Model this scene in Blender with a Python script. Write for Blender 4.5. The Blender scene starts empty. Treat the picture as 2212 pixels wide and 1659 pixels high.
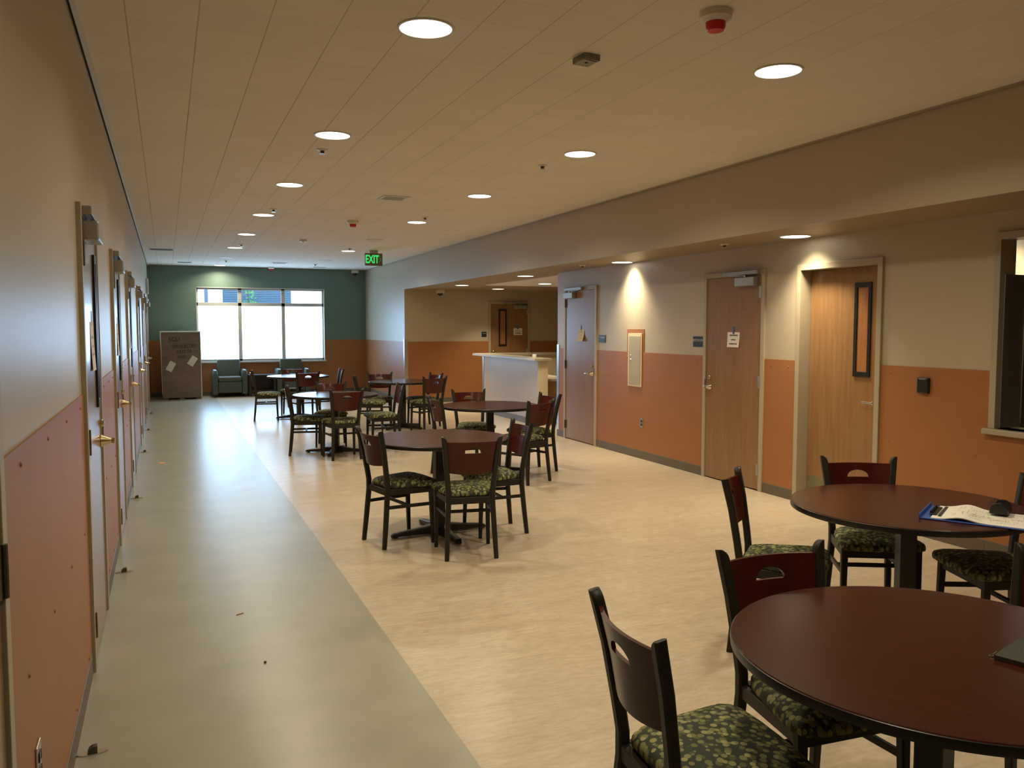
import bpy, bmesh, math, random
from mathutils import Vector, Matrix
random.seed(7)
PI = math.pi
sc = bpy.context.scene
C = sc.collection
XL, XB, XW, YB, ZC, ZS, ZW = -0.364, 4.676, 5.384, 20.97, 3.05, 2.4187, 1.311
YFAR, YCOR, YNEAR = 17.25, 11.234, -2.6     # far alcove wall, corner of the door wall, wall behind the camera

# ------------------------------------------------------------------ materials
MATS = {}
def nd(nt, t, x=0, y=0): 
    n = nt.nodes.new(t); n.location = (x, y); return n
def new_mat(name):
    m = bpy.data.materials.new(name); m.use_nodes = True
    nt = m.node_tree; b = nt.nodes['Principled BSDF']; MATS[name] = m
    return m, nt, b
def setv(b, color=None, rough=None, metal=None, spec=None):
    if color is not None: b.inputs['Base Color'].default_value = (*color, 1)
    if rough is not None: b.inputs['Roughness'].default_value = rough
    if metal is not None: b.inputs['Metallic'].default_value = metal
    if spec is not None: b.inputs['Specular IOR Level'].default_value = spec
def mat(name, color, rough=.5, metal=0, spec=.5, var=.08, scale=6, bump=0, bscale=200, stretch=(1, 1, 1), pos=False):
    """plain surface with a slight procedural mottling"""
    m, nt, b = new_mat(name); setv(b, color, rough, metal, spec)
    L = nt.links
    if pos: src = nd(nt, 'ShaderNodeNewGeometry').outputs['Position']
    else: src = nd(nt, 'ShaderNodeTexCoord').outputs['Object']
    mp = nd(nt, 'ShaderNodeMapping'); mp.inputs['Scale'].default_value = stretch; L.new(src, mp.inputs['Vector'])
    no = nd(nt, 'ShaderNodeTexNoise'); no.inputs['Scale'].default_value = scale; no.inputs['Detail'].default_value = 4
    L.new(mp.outputs[0], no.inputs['Vector'])
    r = nd(nt, 'ShaderNodeMapRange'); r.inputs[1].default_value = .3; r.inputs[2].default_value = .7
    r.inputs[3].default_value = 1 - var; r.inputs[4].default_value = 1 + var; L.new(no.outputs['Fac'], r.inputs[0])
    mx = nd(nt, 'ShaderNodeVectorMath'); mx.operation = 'SCALE'; mx.inputs[0].default_value = color
    L.new(r.outputs[0], mx.inputs['Scale']); L.new(mx.outputs[0], b.inputs['Base Color'])
    if bump:
        n2 = nd(nt, 'ShaderNodeTexNoise'); n2.inputs['Scale'].default_value = bscale; n2.inputs['Detail'].default_value = 3
        L.new(src, n2.inputs['Vector'])
        bp = nd(nt, 'ShaderNodeBump'); bp.inputs['Strength'].default_value = bump; bp.inputs['Distance'].default_value = .004
        L.new(n2.outputs['Fac'], bp.inputs['Height']); L.new(bp.outputs[0], b.inputs['Normal'])
    return m
def emis(name, color, strength):
    m = bpy.data.materials.new(name); m.use_nodes = True; nt = m.node_tree; nt.nodes.clear()
    e = nd(nt, 'ShaderNodeEmission'); e.inputs[0].default_value = (*color, 1); e.inputs[1].default_value = strength
    o = nd(nt, 'ShaderNodeOutputMaterial'); nt.links.new(e.outputs[0], o.inputs[0]); MATS[name] = m; return m
def math_node(nt, op, a, b=None, clamp=False):
    n = nd(nt, 'ShaderNodeMath'); n.operation = op; n.use_clamp = clamp
    for i, v in enumerate((a, b)):
        if v is None: continue
        if isinstance(v, (int, float)): n.inputs[i].default_value = v
        else: nt.links.new(v, n.inputs[i])
    return n.outputs[0]
def mixc(nt, fac, a, b):
    n = nd(nt, 'ShaderNodeMix'); n.data_type = 'RGBA'
    if isinstance(fac, (int, float)): n.inputs[0].default_value = fac
    else: nt.links.new(fac, n.inputs[0])
    for i, v in ((6, a), (7, b)):
        if isinstance(v, tuple): n.inputs[i].default_value = (*v, 1)
        else: nt.links.new(v, n.inputs[i])
    return n.outputs[2]
def noise(nt, vec, scale, detail=4, stretch=(1, 1, 1), rough=.5):
    mp = nd(nt, 'ShaderNodeMapping'); mp.inputs['Scale'].default_value = stretch; nt.links.new(vec, mp.inputs['Vector'])
    n = nd(nt, 'ShaderNodeTexNoise'); n.inputs['Scale'].default_value = scale; n.inputs['Detail'].default_value = detail
    n.inputs['Roughness'].default_value = rough
    nt.links.new(mp.outputs[0], n.inputs['Vector']); return n.outputs['Fac']
def mrange(nt, v, a, b, c, d):
    r = nd(nt, 'ShaderNodeMapRange')
    for i, x in enumerate((a, b, c, d)): r.inputs[i + 1].default_value = x
    nt.links.new(v, r.inputs[0]); return r.outputs[0]
def wood(name, c1, c2, rough=.35, stretch=(9, 9, .7), scale=3.0, coat=0, spec=.5):
    m, nt, b = new_mat(name); setv(b, c1, rough, None, spec)
    src = nd(nt, 'ShaderNodeTexCoord').outputs['Object']
    f = noise(nt, src, scale, 6, stretch, .6)
    f2 = noise(nt, src, scale * 5, 3, (stretch[0], stretch[1], stretch[2] * .6), .5)
    f = math_node(nt, 'ADD', math_node(nt, 'MULTIPLY', f, .7), math_node(nt, 'MULTIPLY', f2, .3))
    col = mixc(nt, mrange(nt, f, .35, .65, 0, 1), c1, c2)
    nt.links.new(col, b.inputs['Base Color'])
    if coat: b.inputs['Coat Weight'].default_value = coat; b.inputs['Coat Roughness'].default_value = .12
    return m

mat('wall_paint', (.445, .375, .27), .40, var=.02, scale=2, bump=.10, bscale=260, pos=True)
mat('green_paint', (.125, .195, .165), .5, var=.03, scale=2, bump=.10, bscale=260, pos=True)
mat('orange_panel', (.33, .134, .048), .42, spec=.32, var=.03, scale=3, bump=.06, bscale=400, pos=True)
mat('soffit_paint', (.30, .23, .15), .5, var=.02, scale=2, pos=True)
mat('frame_paint', (.38, .32, .225), .4, var=.03)
mat('base_vinyl', (.115, .092, .062), .45, var=.05)
mat('trim_white', (.62, .60, .54), .4, var=.02)
mat('painted_shade', (.02, .018, .015), .9, var=0)  # near-black stand-in for the shade inside narrow gaps and the knockout
mat('steel', (.55, .54, .50), .28, metal=1, var=.04)
mat('aluminium', (.42, .41, .38), .42, metal=.8, var=.04)
mat('bronze', (.10, .078, .05), .42, metal=.6, var=.1)
mat('brass', (.62, .50, .32), .22, metal=1, var=.05)
mat('nickel', (.66, .62, .54), .25, metal=1, var=.03)
mat('chair_metal', (.022, .018, .012), .45, spec=.3, var=.12, scale=30)
mat('black_edge', (.012, .011, .009), .35, var=.1)
mat('table_metal', (.014, .012, .010), .38, var=.1, scale=20)
mat('black_plastic', (.012, .012, .011), .35, var=.1)
mat('rubber', (.03, .027, .022), .6, var=.1)
mat('white_plastic', (.66, .63, .56), .4, var=.02)
mat('white_paper', (.78, .74, .66), .6, var=.03)
mat('cream_paper', (.66, .56, .42), .6, var=.05)
mat('blue_tape', (.05, .10, .28), .5, var=.1)
mat('ink', (.05, .045, .04), .7, var=0)
mat('pale_ink', (.42, .38, .33), .7, var=.1)
mat('marker_ink', (.035, .028, .022), .7, var=0)
mat('sign_black', (.022, .024, .024), .35, var=.05)
mat('sign_text', (.50, .50, .47), .5, var=0)
mat('strobe_red', (.55, .012, .010), .3, var=.05)
mat('dome_black', (.006, .006, .007), .08, var=0)
mat('counter_front', (.44, .37, .33), .38, var=.03)
mat('counter_top', (.42, .35, .26), .35, var=.05, scale=40)
mat('counter_inner', (.66, .54, .36), .45, var=.03)
mat('carton', (.20, .145, .105), .55, var=.16, scale=5, stretch=(1, 1, 9), bump=.3, bscale=22)
mat('plastic_film', (.72, .74, .72), .22, var=.06, bump=.25, bscale=25)
mat('armchair_green', (.062, .082, .066), .55, var=.12, scale=60, bump=.15, bscale=500)
mat('dark_wood', (.020, .011, .008), .3, var=.15, scale=8, stretch=(1, 8, 8))
mat('window_frame', (.50, .50, .46), .4, var=.02)
mat('louvre_blue', (.09, .17, .27), .5, var=.06)
mat('post_blue', (.10, .15, .26), .5, var=.06)
mat('render_white', (.85, .85, .84), .8, var=.02)
mat('leaf', (.10, .32, .12), .5, var=.3, scale=30)
mat('clip_blue', (.035, .10, .42), .32, var=.05)
mat('folder_grey', (.042, .040, .030), .55, var=.15, scale=50)
mat('yellow_tape', (.65, .55, .08), .5, var=.05)
mat('orange_tape', (.70, .33, .10), .5, var=.05)
mat('fridge_steel', (.30, .27, .22), .38, metal=.7, var=.06, stretch=(1, 1, .1), scale=20)
mat('grille_grey', (.20, .19, .17), .5, var=.05)
mat('galv', (.22, .21, .18), .4, metal=.7, var=.25, scale=18)
mat('exit_panel', (.20, .17, .11), .12, metal=.4, var=.05)
mat('kick_plate', (.20, .18, .11), .4, metal=.3, var=.08)
wood('door_wood', (.215, .108, .042), (.275, .150, .066), .30, coat=.25)
wood('board_wood', (.26, .095, .024), (.36, .15, .045), .45, stretch=(12, 12, 1.2))
wood('back_wood', (.050, .0065, .004), (.068, .010, .006), .28, stretch=(8, 8, 1), coat=.15, spec=.25)
wood('laminate', (.042, .0095, .005), (.056, .0135, .007), .24, stretch=(14, 1.2, 14), scale=4, spec=.2)
wood('counter_wood', (.32, .16, .06), (.40, .22, .09), .4)
emis('lamp_glow', (1, .93, .78), 7.0)
emis('window_day', (.54, .90, 1.32), 8.0)
emis('exit_green', (.06, .85, .18), .85)
emis('exit_faint', (.10, .60, .18), .22)

def make_ceiling():
    m, nt, b = new_mat('ceiling_tile'); setv(b, (.74, .69, .61), .85, spec=.1)
    pos = nd(nt, 'ShaderNodeNewGeometry').outputs['Position']
    s = nd(nt, 'ShaderNodeSeparateXYZ'); nt.links.new(pos, s.inputs[0])
    def line(v, off, pitch, half):
        q = math_node(nt, 'DIVIDE', math_node(nt, 'SUBTRACT', v, off), pitch)
        fr = math_node(nt, 'FRACT', math_node(nt, 'ADD', q, 50.5))
        d = math_node(nt, 'MULTIPLY', math_node(nt, 'ABSOLUTE', math_node(nt, 'SUBTRACT', fr, .5)), pitch)
        return mrange(nt, d, half * .5, half, 1, 0), math_node(nt, 'FLOOR', math_node(nt, 'ADD', q, 50.0))
    lx, ix = line(s.outputs[0], -.133, .3098, .0038)
    ly, iy = line(s.outputs[1], 4.075, .2955, .0028)
    # joints run strong near the left wall and fade out towards the right
    fadn = noise(nt, pos, .7, 2)
    vis = math_node(nt, 'MULTIPLY', mrange(nt, s.outputs[0], .6, 4.2, 1, .28), mrange(nt, fadn, .3, .7, .55, 1.1))
    j = math_node(nt, 'MAXIMUM', math_node(nt, 'MULTIPLY', lx, .62), math_node(nt, 'MULTIPLY', ly, .30))
    j = math_node(nt, 'MULTIPLY', j, vis, True)
    cb = nd(nt, 'ShaderNodeCombineXYZ'); nt.links.new(ix, cb.inputs[0]); nt.links.new(iy, cb.inputs[1])
    wn = nd(nt, 'ShaderNodeTexWhiteNoise'); nt.links.new(cb.outputs[0], wn.inputs['Vector'])
    g = mrange(nt, noise(nt, pos, 160, 3), .3, .7, .95, 1.05)
    g = math_node(nt, 'MULTIPLY', g, mrange(nt, wn.outputs['Value'], 0, 1, .975, 1.02))
    v = nd(nt, 'ShaderNodeVectorMath'); v.operation = 'SCALE'; v.inputs[0].default_value = (.74, .69, .61)
    nt.links.new(g, v.inputs['Scale'])
    nt.links.new(mixc(nt, j, v.outputs[0], (.16, .12, .08)), b.inputs['Base Color'])
    return m
make_ceiling()
def make_floor():
    m, nt, b = new_mat('floor_sheet'); setv(b, (.6, .5, .4), .25)
    pos = nd(nt, 'ShaderNodeNewGeometry').outputs['Position']
    s = nd(nt, 'ShaderNodeSeparateXYZ'); nt.links.new(pos, s.inputs[0])
    n1 = noise(nt, pos, 2.2, 6, (1.2, 4.5, 1), .65)
    n2 = noise(nt, pos, 14, 5, (1, 3.2, 1), .6)
    n = math_node(nt, 'ADD', math_node(nt, 'MULTIPLY', n1, .45), math_node(nt, 'MULTIPLY', n2, .55))
    beige = mixc(nt, mrange(nt, n, .38, .62, 0, 1), (.46, .365, .255), (.60, .50, .375))
    grey = mixc(nt, mrange(nt, noise(nt, pos, 3, 5), .35, .65, 0, 1), (.30, .295, .235), (.345, .335, .27))
    isb = math_node(nt, 'GREATER_THAN', s.outputs[0], 1.03)
    seam = mrange(nt, math_node(nt, 'ABSOLUTE', math_node(nt, 'SUBTRACT', s.outputs[0], 1.03)), .002, .004, .35, 0)
    col = mixc(nt, isb, grey, beige)
    col = mixc(nt, seam, col, (.30, .25, .19))
    nt.links.new(col, b.inputs['Base Color'])
    ro = mrange(nt, noise(nt, pos, 5, 4, (1, 2, 1)), .3, .7, .285, .30)
    nt.links.new(ro, b.inputs['Roughness'])
    bp = nd(nt, 'ShaderNodeBump'); bp.inputs['Strength'].default_value = .012; bp.inputs['Distance'].default_value = .002
    nt.links.new(noise(nt, pos, 60, 3), bp.inputs['Height']); nt.links.new(bp.outputs[0], b.inputs['Normal'])
make_floor()
def make_cushion():
    m, nt, b = new_mat('seat_fabric'); setv(b, (.1, .1, .05), .72, spec=.25)
    src = nd(nt, 'ShaderNodeTexCoord').outputs['Object']
    mp = nd(nt, 'ShaderNodeMapping'); mp.inputs['Scale'].default_value = (1, 1, .55); nt.links.new(src, mp.inputs['Vector'])
    def dots(scale, rad, shift):
        v = nd(nt, 'ShaderNodeTexVoronoi'); v.inputs['Scale'].default_value = scale
        mp2 = nd(nt, 'ShaderNodeMapping'); mp2.inputs['Location'].default_value = shift
        nt.links.new(mp.outputs[0], mp2.inputs['Vector']); nt.links.new(mp2.outputs[0], v.inputs['Vector'])
        return mrange(nt, v.outputs['Distance'], rad, rad + .05, 1, 0), v.outputs['Color']
    d1, c1 = dots(43, .40, (0, 0, 0)); d2, c2 = dots(39, .37, (.3, .17, .11))
    base = mixc(nt, noise(nt, src, 9, 3), (.030, .036, .020), (.050, .058, .034))
    s1 = nd(nt, 'ShaderNodeSeparateColor'); nt.links.new(c1, s1.inputs[0])
    s2 = nd(nt, 'ShaderNodeSeparateColor'); nt.links.new(c2, s2.inputs[0])
    k2 = mixc(nt, s2.outputs[0], (.085, .098, .038), (.17, .18, .06))
    k1 = mixc(nt, s1.outputs[1], (.18, .18, .07), (.36, .35, .15))
    col = mixc(nt, d2, base, k2); col = mixc(nt, d1, col, k1)
    nt.links.new(col, b.inputs['Base Color'])
    bp = nd(nt, 'ShaderNodeBump'); bp.inputs['Strength'].default_value = .1; bp.inputs['Distance'].default_value = .002
    nt.links.new(noise(nt, src, 700, 2), bp.inputs['Height']); nt.links.new(bp.outputs[0], b.inputs['Normal'])
make_cushion()
def make_glass():
    m = bpy.data.materials.new('clear_glass'); m.use_nodes = True; nt = m.node_tree; nt.nodes.clear(); MATS['clear_glass'] = m
    t = nd(nt, 'ShaderNodeBsdfTransparent'); t.inputs[0].default_value = (.93, .96, .97, 1)
    g = nd(nt, 'ShaderNodeBsdfGlossy'); g.inputs['Roughness'].default_value = .02
    x = nd(nt, 'ShaderNodeMixShader'); x.inputs[0].default_value = .06
    o = nd(nt, 'ShaderNodeOutputMaterial')
    nt.links.new(t.outputs[0], x.inputs[1]); nt.links.new(g.outputs[0], x.inputs[2]); nt.links.new(x.outputs[0], o.inputs[0])
make_glass()

# ------------------------------------------------------------------ mesh helpers
def BM(): return bmesh.new()
def box(bm, x0, x1, y0, y1, z0, z1, bev=0, M=None, seg=2):
    v = [bm.verts.new((x, y, z)) for z in (z0, z1) for y in (y0, y1) for x in (x0, x1)]
    fs = [(0, 2, 3, 1), (4, 5, 7, 6), (0, 1, 5, 4), (2, 6, 7, 3), (0, 4, 6, 2), (1, 3, 7, 5)]
    faces = [bm.faces.new([v[i] for i in f]) for f in fs]
    if bev:
        es = list({e for f in faces for e in f.edges})
        r = bmesh.ops.bevel(bm, geom=es, offset=bev, segments=seg, affect='EDGES', profile=.5)
        v = list({w for f in r['faces'] for w in f.verts} | {w for w in v if w.is_valid})
    if M is not None:
        for w in v: w.co = M @ w.co
    return bm
def ring(bm, pts): return [bm.verts.new(p) for p in pts]
def loft(bm, rings, cap=True, closed=True):
    R = [ring(bm, r) for r in rings]; n = len(R[0])
    for a, b in zip(R, R[1:]):
        for i in range(n if closed else n - 1):
            j = (i + 1) % n; bm.faces.new((a[i], a[j], b[j], b[i]))
    if cap:
        bm.faces.new(R[0][::-1]); bm.faces.new(R[-1])
    return R
def lathe(bm, prof, n=24, M=None, cap=True):
    """prof: list of (radius, z)"""
    rings = []
    for r, z in prof:
        ps = [Vector((r * math.cos(2 * PI * i / n), r * math.sin(2 * PI * i / n), z)) for i in range(n)]
        if M is not None: ps = [M @ p for p in ps]
        rings.append(ps)
    loft(bm, rings, cap); return bm
def bar(bm, pts, w, d, rot=None):
    """rectangular bar along a polyline; w along local X, d across; w,d scalars or lists"""
    n = len(pts); P = [Vector(p) for p in pts]; rings = []
    for i in range(n):
        t = (P[min(i + 1, n - 1)] - P[max(i - 1, 0)]).normalized()
        ax = Vector((1, 0, 0)) if abs(t.x) < .9 else Vector((0, 1, 0))
        if rot is not None: ax = Vector(rot)
        b = t.cross(ax).normalized(); a = b.cross(t).normalized()
        ww = (w[i] if isinstance(w, (list, tuple)) else w) / 2; dd = (d[i] if isinstance(d, (list, tuple)) else d) / 2
        c = min(ww, dd) * .3
        rings.append([P[i] + a * sx + b * sy for sx, sy in ((ww - c, dd), (ww, dd - c), (ww, -dd + c), (ww - c, -dd), (-ww + c, -dd), (-ww, -dd + c), (-ww, dd - c), (-ww + c, dd))])
    loft(bm, rings); return bm
def prism(bm, pts, z0, z1, M=None):
    a = [Vector((p[0], p[1], z0)) for p in pts]; b = [Vector((p[0], p[1], z1)) for p in pts]
    if M is not None: a = [M @ p for p in a]; b = [M @ p for p in b]
    loft(bm, [a, b]); return bm
def obj(name, bm, m, parent=None, smooth=False, loc=None, rotz=None):
    bmesh.ops.recalc_face_normals(bm, faces=bm.faces[:])
    me = bpy.data.meshes.new(name); bm.to_mesh(me); bm.free()
    for k in ([m] if isinstance(m, str) else m): me.materials.append(MATS[k])
    if smooth:
        for p in me.polygons: p.use_smooth = True
        try: me.set_sharp_from_angle(angle=math.radians(38))
        except Exception: pass
    o = bpy.data.objects.new(name, me); C.objects.link(o)
    if parent: o.parent = parent
    if loc is not None: o.location = loc
    if rotz is not None: o.rotation_euler = (0, 0, rotz)
    return o
def tag(o, label, cat, group=None, kind=None):
    o['label'] = label; o['category'] = cat
    if group: o['group'] = group
    if kind: o['kind'] = kind
    return o
def thing(name, label, cat, loc=(0, 0, 0), rotz=0, group=None, kind=None):
    o = bpy.data.objects.new(name, None); C.objects.link(o); o.empty_display_size = .1
    o.location = loc; o.rotation_euler = (0, 0, rotz)
    return tag(o, label, cat, group, kind)
def struct(name, bm, m, label, cat, **k):
    return tag(obj(name, bm, m, **k), label, cat, kind='structure')
def dup(root, loc, rotz, label, group=None):
    def cp(o, par):
        c = o.copy(); C.objects.link(c)
        if par: c.parent = par
        for ch in kids.get(o.name, []): cp(ch, c)
        return c
    kids = {}
    def walk(o):
        kids[o.name] = list(o.children)
        for ch in o.children: walk(ch)
    walk(root)
    r = cp(root, None); r.location = loc; r.rotation_euler = (0, 0, rotz); r['label'] = label
    if group: r['group'] = group
    return r
def text_bm(s, size, depth=.001, bold=0, M=None, spacing=1.0, sx=1.0):
    cu = bpy.data.curves.new('t', 'FONT'); cu.body = s; cu.size = size; cu.extrude = depth; cu.align_x = 'CENTER'; cu.align_y = 'CENTER'
    cu.offset = bold; cu.space_character = spacing; cu.resolution_u = 3
    o = bpy.data.objects.new('t', cu); C.objects.link(o)
    dg = bpy.context.evaluated_depsgraph_get(); dg.update()
    me = bpy.data.meshes.new_from_object(o.evaluated_get(dg))
    bm = BM(); bm.from_mesh(me); bpy.data.objects.remove(o); bpy.data.curves.remove(cu); bpy.data.meshes.remove(me)
    for v in bm.verts:
        v.co.x *= sx
        if M is not None: v.co = M @ v.co
    return bm
# text lying in XY -> standing on a local wall: local X right, Z up, facing +Y of a frame whose +X runs to the viewer's left
def wall_text(s, size, x, y, z, bold=0, spacing=1.0, sx=1.0, tilt=0):
    M = Matrix.Translation((x, y, z)) @ Matrix.Rotation(PI, 4, 'Z') @ Matrix.Rotation(PI / 2, 4, 'X') @ Matrix.Rotation(tilt, 4, 'Z')
    return text_bm(s, size, .0006, bold, M, spacing, sx)

# ------------------------------------------------------------------ the setting
LEFT_DOORS = [4.775, 7.235, 9.70, 12.95, 15.70, 18.25]      # centres along y
DW, DH, CAS = .885, 2.13, .055                              # leaf width, height, casing
OW = DW / 2 + CAS                                           # half opening
RIGHT_DOORS = {'A': 10.487, 'B': 7.063, 'C': 5.628}
FX = 7.07                                                   # far door centre
PASS = (2.4, 4.147, .905, 2.275)                            # pass-through opening y0,y1,z0,z1

bm = BM(); box(bm, -.6, 9.2, YNEAR - .2, YB + .3, -.15, 0)
struct('floor', bm, 'floor_sheet', 'smooth sheet floor, grey-green walkway strip along the left wall and marbled beige beyond', 'floor')
bm = BM(); box(bm, -.6, XB + .05, YNEAR - .2, YB + .3, ZC, ZC + .10)
struct('ceiling', bm, 'ceiling_tile', 'beige square-tiled ceiling over the dining hall', 'ceiling')
# left wall with door recesses
bm = BM(); box(bm, -.60, XL - .13, YNEAR - .2, YB + .3, 0, ZC)
edges = [YNEAR] + [e for c in LEFT_DOORS for e in (c - OW, c + OW)] + [YB]
D0 = (1.14, 2.15)
edges = [YNEAR, D0[0], D0[1]] + edges[1:]
for a, b in zip(edges[0::2], edges[1::2]): box(bm, XL - .13, XL, a, b, 0, ZC)
for a, b in zip(edges[1::2], edges[2::2]): box(bm, XL - .13, XL, a, b, DH + CAS, ZC)
struct('wall_left', bm, 'wall_paint', 'long beige left wall holding a row of doors', 'wall')
for k, (a, b) in enumerate(zip(edges[0::2], edges[1::2])):
    w = struct('trim_%d' % (k + 1), box(BM(), XL, XL + .007, a + .003, b - .003, .10, ZW), 'orange_panel',
               'orange wainscot panel on the left wall, %s' % ['behind the camera', 'widest one, nearest the camera', 'between the first and second doors', 'between the second and third doors', 'between the third and fourth doors', 'between the fourth and fifth doors', 'between the fifth and sixth doors', 'in the far corner past the last door'][k], 'wall panel')
    if 1 <= k <= 3:
        n = 4 if k == 1 else 3
        for i in range(n):
            for z in (.135, .70, 1.262):
                y = a + .32 + i * (b - a - .50) / (n - 1)
                M = Matrix.Translation((XL + .007, y, z)) @ Matrix.Rotation(PI / 2, 4, 'Y')
                obj('screw', lathe(BM(), [(.007, 0), (.0065, .002), (.003, .0045)], 8, M), 'orange_panel', w)
    struct('baseboard_left' + ('' if k == 0 else '_%d' % k), box(BM(), XL, XL + .011, a + .002, b - .002, 0, .10, .003), 'base_vinyl',
           'dark vinyl baseboard under the left wainscot, %s' % ['behind the camera', 'nearest the camera', 'after the first door', 'after the second door', 'after the third door', 'after the fourth door', 'after the fifth door', 'after the last door'][k], 'baseboard')
# back wall with window
WX0, WX1, WZ0, WZ1 = .672, 3.648, .81, 2.56
bm = BM()
for (x0, x1, z0, z1) in ((-.6, WX0, 0, ZC), (WX1, XB + .2, 0, ZC), (WX0, WX1, 0, WZ0), (WX0, WX1, WZ1, ZC)):
    box(bm, x0, x1, YB, YB + .22, z0, z1)
struct('wall_back', bm, 'green_paint', 'dark green end wall around the bright window', 'wall')
k = 20
for (x0, x1, z1, d) in ((XL + .008, WX0, ZW, 'left of the window behind the carton'), (WX0, WX1, WZ0 - .04, 'below the window'), (WX1, XB - .008, ZW, 'right of the window')):
    struct('trim_%d' % k, box(BM(), x0, x1, YB - .007, YB, .10, z1), 'orange_panel', 'orange wainscot panel on the green end wall, ' + d, 'wall panel'); k += 1
struct('baseboard_back', box(BM(), XL + .012, XB - .012, YB - .011, YB, 0, .10, .003), 'base_vinyl', 'dark vinyl baseboard along the green end wall', 'baseboard')
# window
win = thing('window_1', 'wide six-pane window glaring with daylight at the far end', 'window', (0, YB, 0), 0, None, 'structure')
bm = BM(); fy0, fy1 = .09, .16; zt = 2.165
mx = (1.655, 2.665)
for (x0, x1, z0, z1) in ((WX0, WX0 + .045, WZ0, WZ1), (WX1 - .045, WX1, WZ0, WZ1), (WX0, WX1, WZ0, WZ0 + .05), (WX0, WX1, WZ1 - .05, WZ1), (WX0, WX1, zt - .04, zt + .04),
                         (mx[0] - .042, mx[0] + .042, WZ0, WZ1), (mx[1] - .042, mx[1] + .042, WZ0, WZ1)):
    box(bm, x0, x1, fy0, fy1, z0, z1, .004)
obj('window_frame', bm, 'window_frame', win)
obj('window_sill', box(BM(), WX0 - .03, WX1 + .03, -.035, .09, WZ0 - .04, WZ0, .006), 'window_frame', win)
bm = BM()
for (x0, x1, z0, z1) in ((WX0 - .002, WX0 + .012, WZ0, WZ1), (WX1 - .012, WX1 + .002, WZ0, WZ1), (WX0, WX1, WZ1 - .012, WZ1 + .002)): box(bm, x0, x1, -.004, .09, z0, z1)
obj('reveal', bm, 'window_frame', win)
xs = [WX0 + .045, mx[0] - .03, mx[0] + .03, mx[1] - .03, mx[1] + .03, WX1 - .045]
for i in range(3):
    o = obj('frosted_pane', box(BM(), xs[2 * i], xs[2 * i + 1], .118, .126, WZ0 + .05, zt - .03), 'window_day', win)
    o['label'] = 'white frosted lower pane'
    o = obj('clear_pane', box(BM(), xs[2 * i], xs[2 * i + 1], .118, .124, zt + .03, WZ1 - .05), 'clear_glass', win)
    o['label'] = 'clear upper pane'
# right side: bulkhead beam, wall beyond the alcove, far alcove wall
bm = BM(); box(bm, XB, 9.2, YNEAR - .2, YFAR, ZS, ZC + .10)
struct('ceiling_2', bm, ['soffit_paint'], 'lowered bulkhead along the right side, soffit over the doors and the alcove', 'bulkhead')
struct('wall_bulkhead', box(BM(), XB - .006, XB, YNEAR, YFAR + .0, ZS, ZC), 'wall_paint', 'long beige face of the lowered bulkhead above the right side', 'bulkhead')
struct('ceiling_3', box(BM(), 5.59, 9.0, YCOR, 14.82, ZS - .012, ZS), 'ceiling_tile', 'pale tiled ceiling patch above the reception counter', 'ceiling')
bm = BM(); box(bm, XB, 9.2, YFAR + .13, YB + .3, 0, ZC)
for (a, b) in ((XB, FX - OW), (FX + OW, 9.2)): box(bm, a, b, YFAR, YFAR + .13, 0, ZC)
box(bm, FX - OW, FX + OW, YFAR, YFAR + .13, DH + CAS, ZC)
struct('wall_far', bm, 'wall_paint', 'beige block of wall behind the reception alcove and right of the window', 'wall')
for (a, b, d) in ((XB + .07, FX - OW, 'left of the alcove door'), (FX + OW, 9.0, 'right of the alcove door')):
    struct('trim_%d' % k, box(BM(), a, b, YFAR - .007, YFAR, .10, ZW), 'orange_panel', 'orange wainscot panel at the back of the alcove, ' + d, 'wall panel'); k += 1
    struct('baseboard_far' + ('' if 'left' in d else '_1'), box(BM(), a, b, YFAR - .011, YFAR, 0, .10, .003), 'base_vinyl', 'dark baseboard at the back of the alcove, ' + d, 'baseboard')
struct('trim_%d' % k, box(BM(), XB - .007, XB, YFAR + .07, YB - .007, .10, ZW), 'orange_panel', 'window-lit wainscot panel on the right wall stub before the end wall', 'wall panel'); k += 1
struct('baseboard_right', box(BM(), XB - .011, XB, YFAR + .02, YB - .012, 0, .10, .003), 'base_vinyl', 'dark baseboard under the right wall stub beside the end wall', 'baseboard')
# door wall
def wall_segs(bm, segs):
    for (a, b, z0, z1) in segs: box(bm, XW, XW + .13, a, b, z0, z1)
A, B_, C_ = RIGHT_DOORS['A'], RIGHT_DOORS['B'], RIGHT_DOORS['C']
bm = BM()
wall_segs(bm, [(YNEAR, PASS[0], 0, ZS), (PASS[0], PASS[1], 0, PASS[2]), (PASS[0], PASS[1], PASS[3], ZS), (PASS[1], C_ - OW, 0, ZS), (C_ + OW, B_ - OW, 0, ZS), (B_ + OW, A - OW, 0, ZS), (A + OW, YCOR, 0, ZS),
               (C_ - OW, C_ + OW, DH + CAS, ZS), (B_ - OW, B_ + OW, DH + CAS, ZS), (A - OW, A + OW, DH + CAS, ZS)])
box(bm, XW + .13, XW + .2, 4.97, YCOR, 0, ZS)
box(bm, XW + .2, 9.2, YCOR - .12, YCOR, 0, ZS)
struct('wall_right', bm, 'wall_paint', 'beige right wall with three doors and the serving opening', 'wall')
bm = BM(); box(bm, 9.0, 9.2, YCOR - .12, YFAR, 0, ZS)
struct('wall_alcove', bm, 'wall_paint', 'beige side wall closing the reception alcove', 'wall')
struct('wall_near', box(BM(), -.6, 9.2, YNEAR - .2, YNEAR, 0, ZC), 'wall_paint', 'beige wall behind the camera', 'wall')
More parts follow.
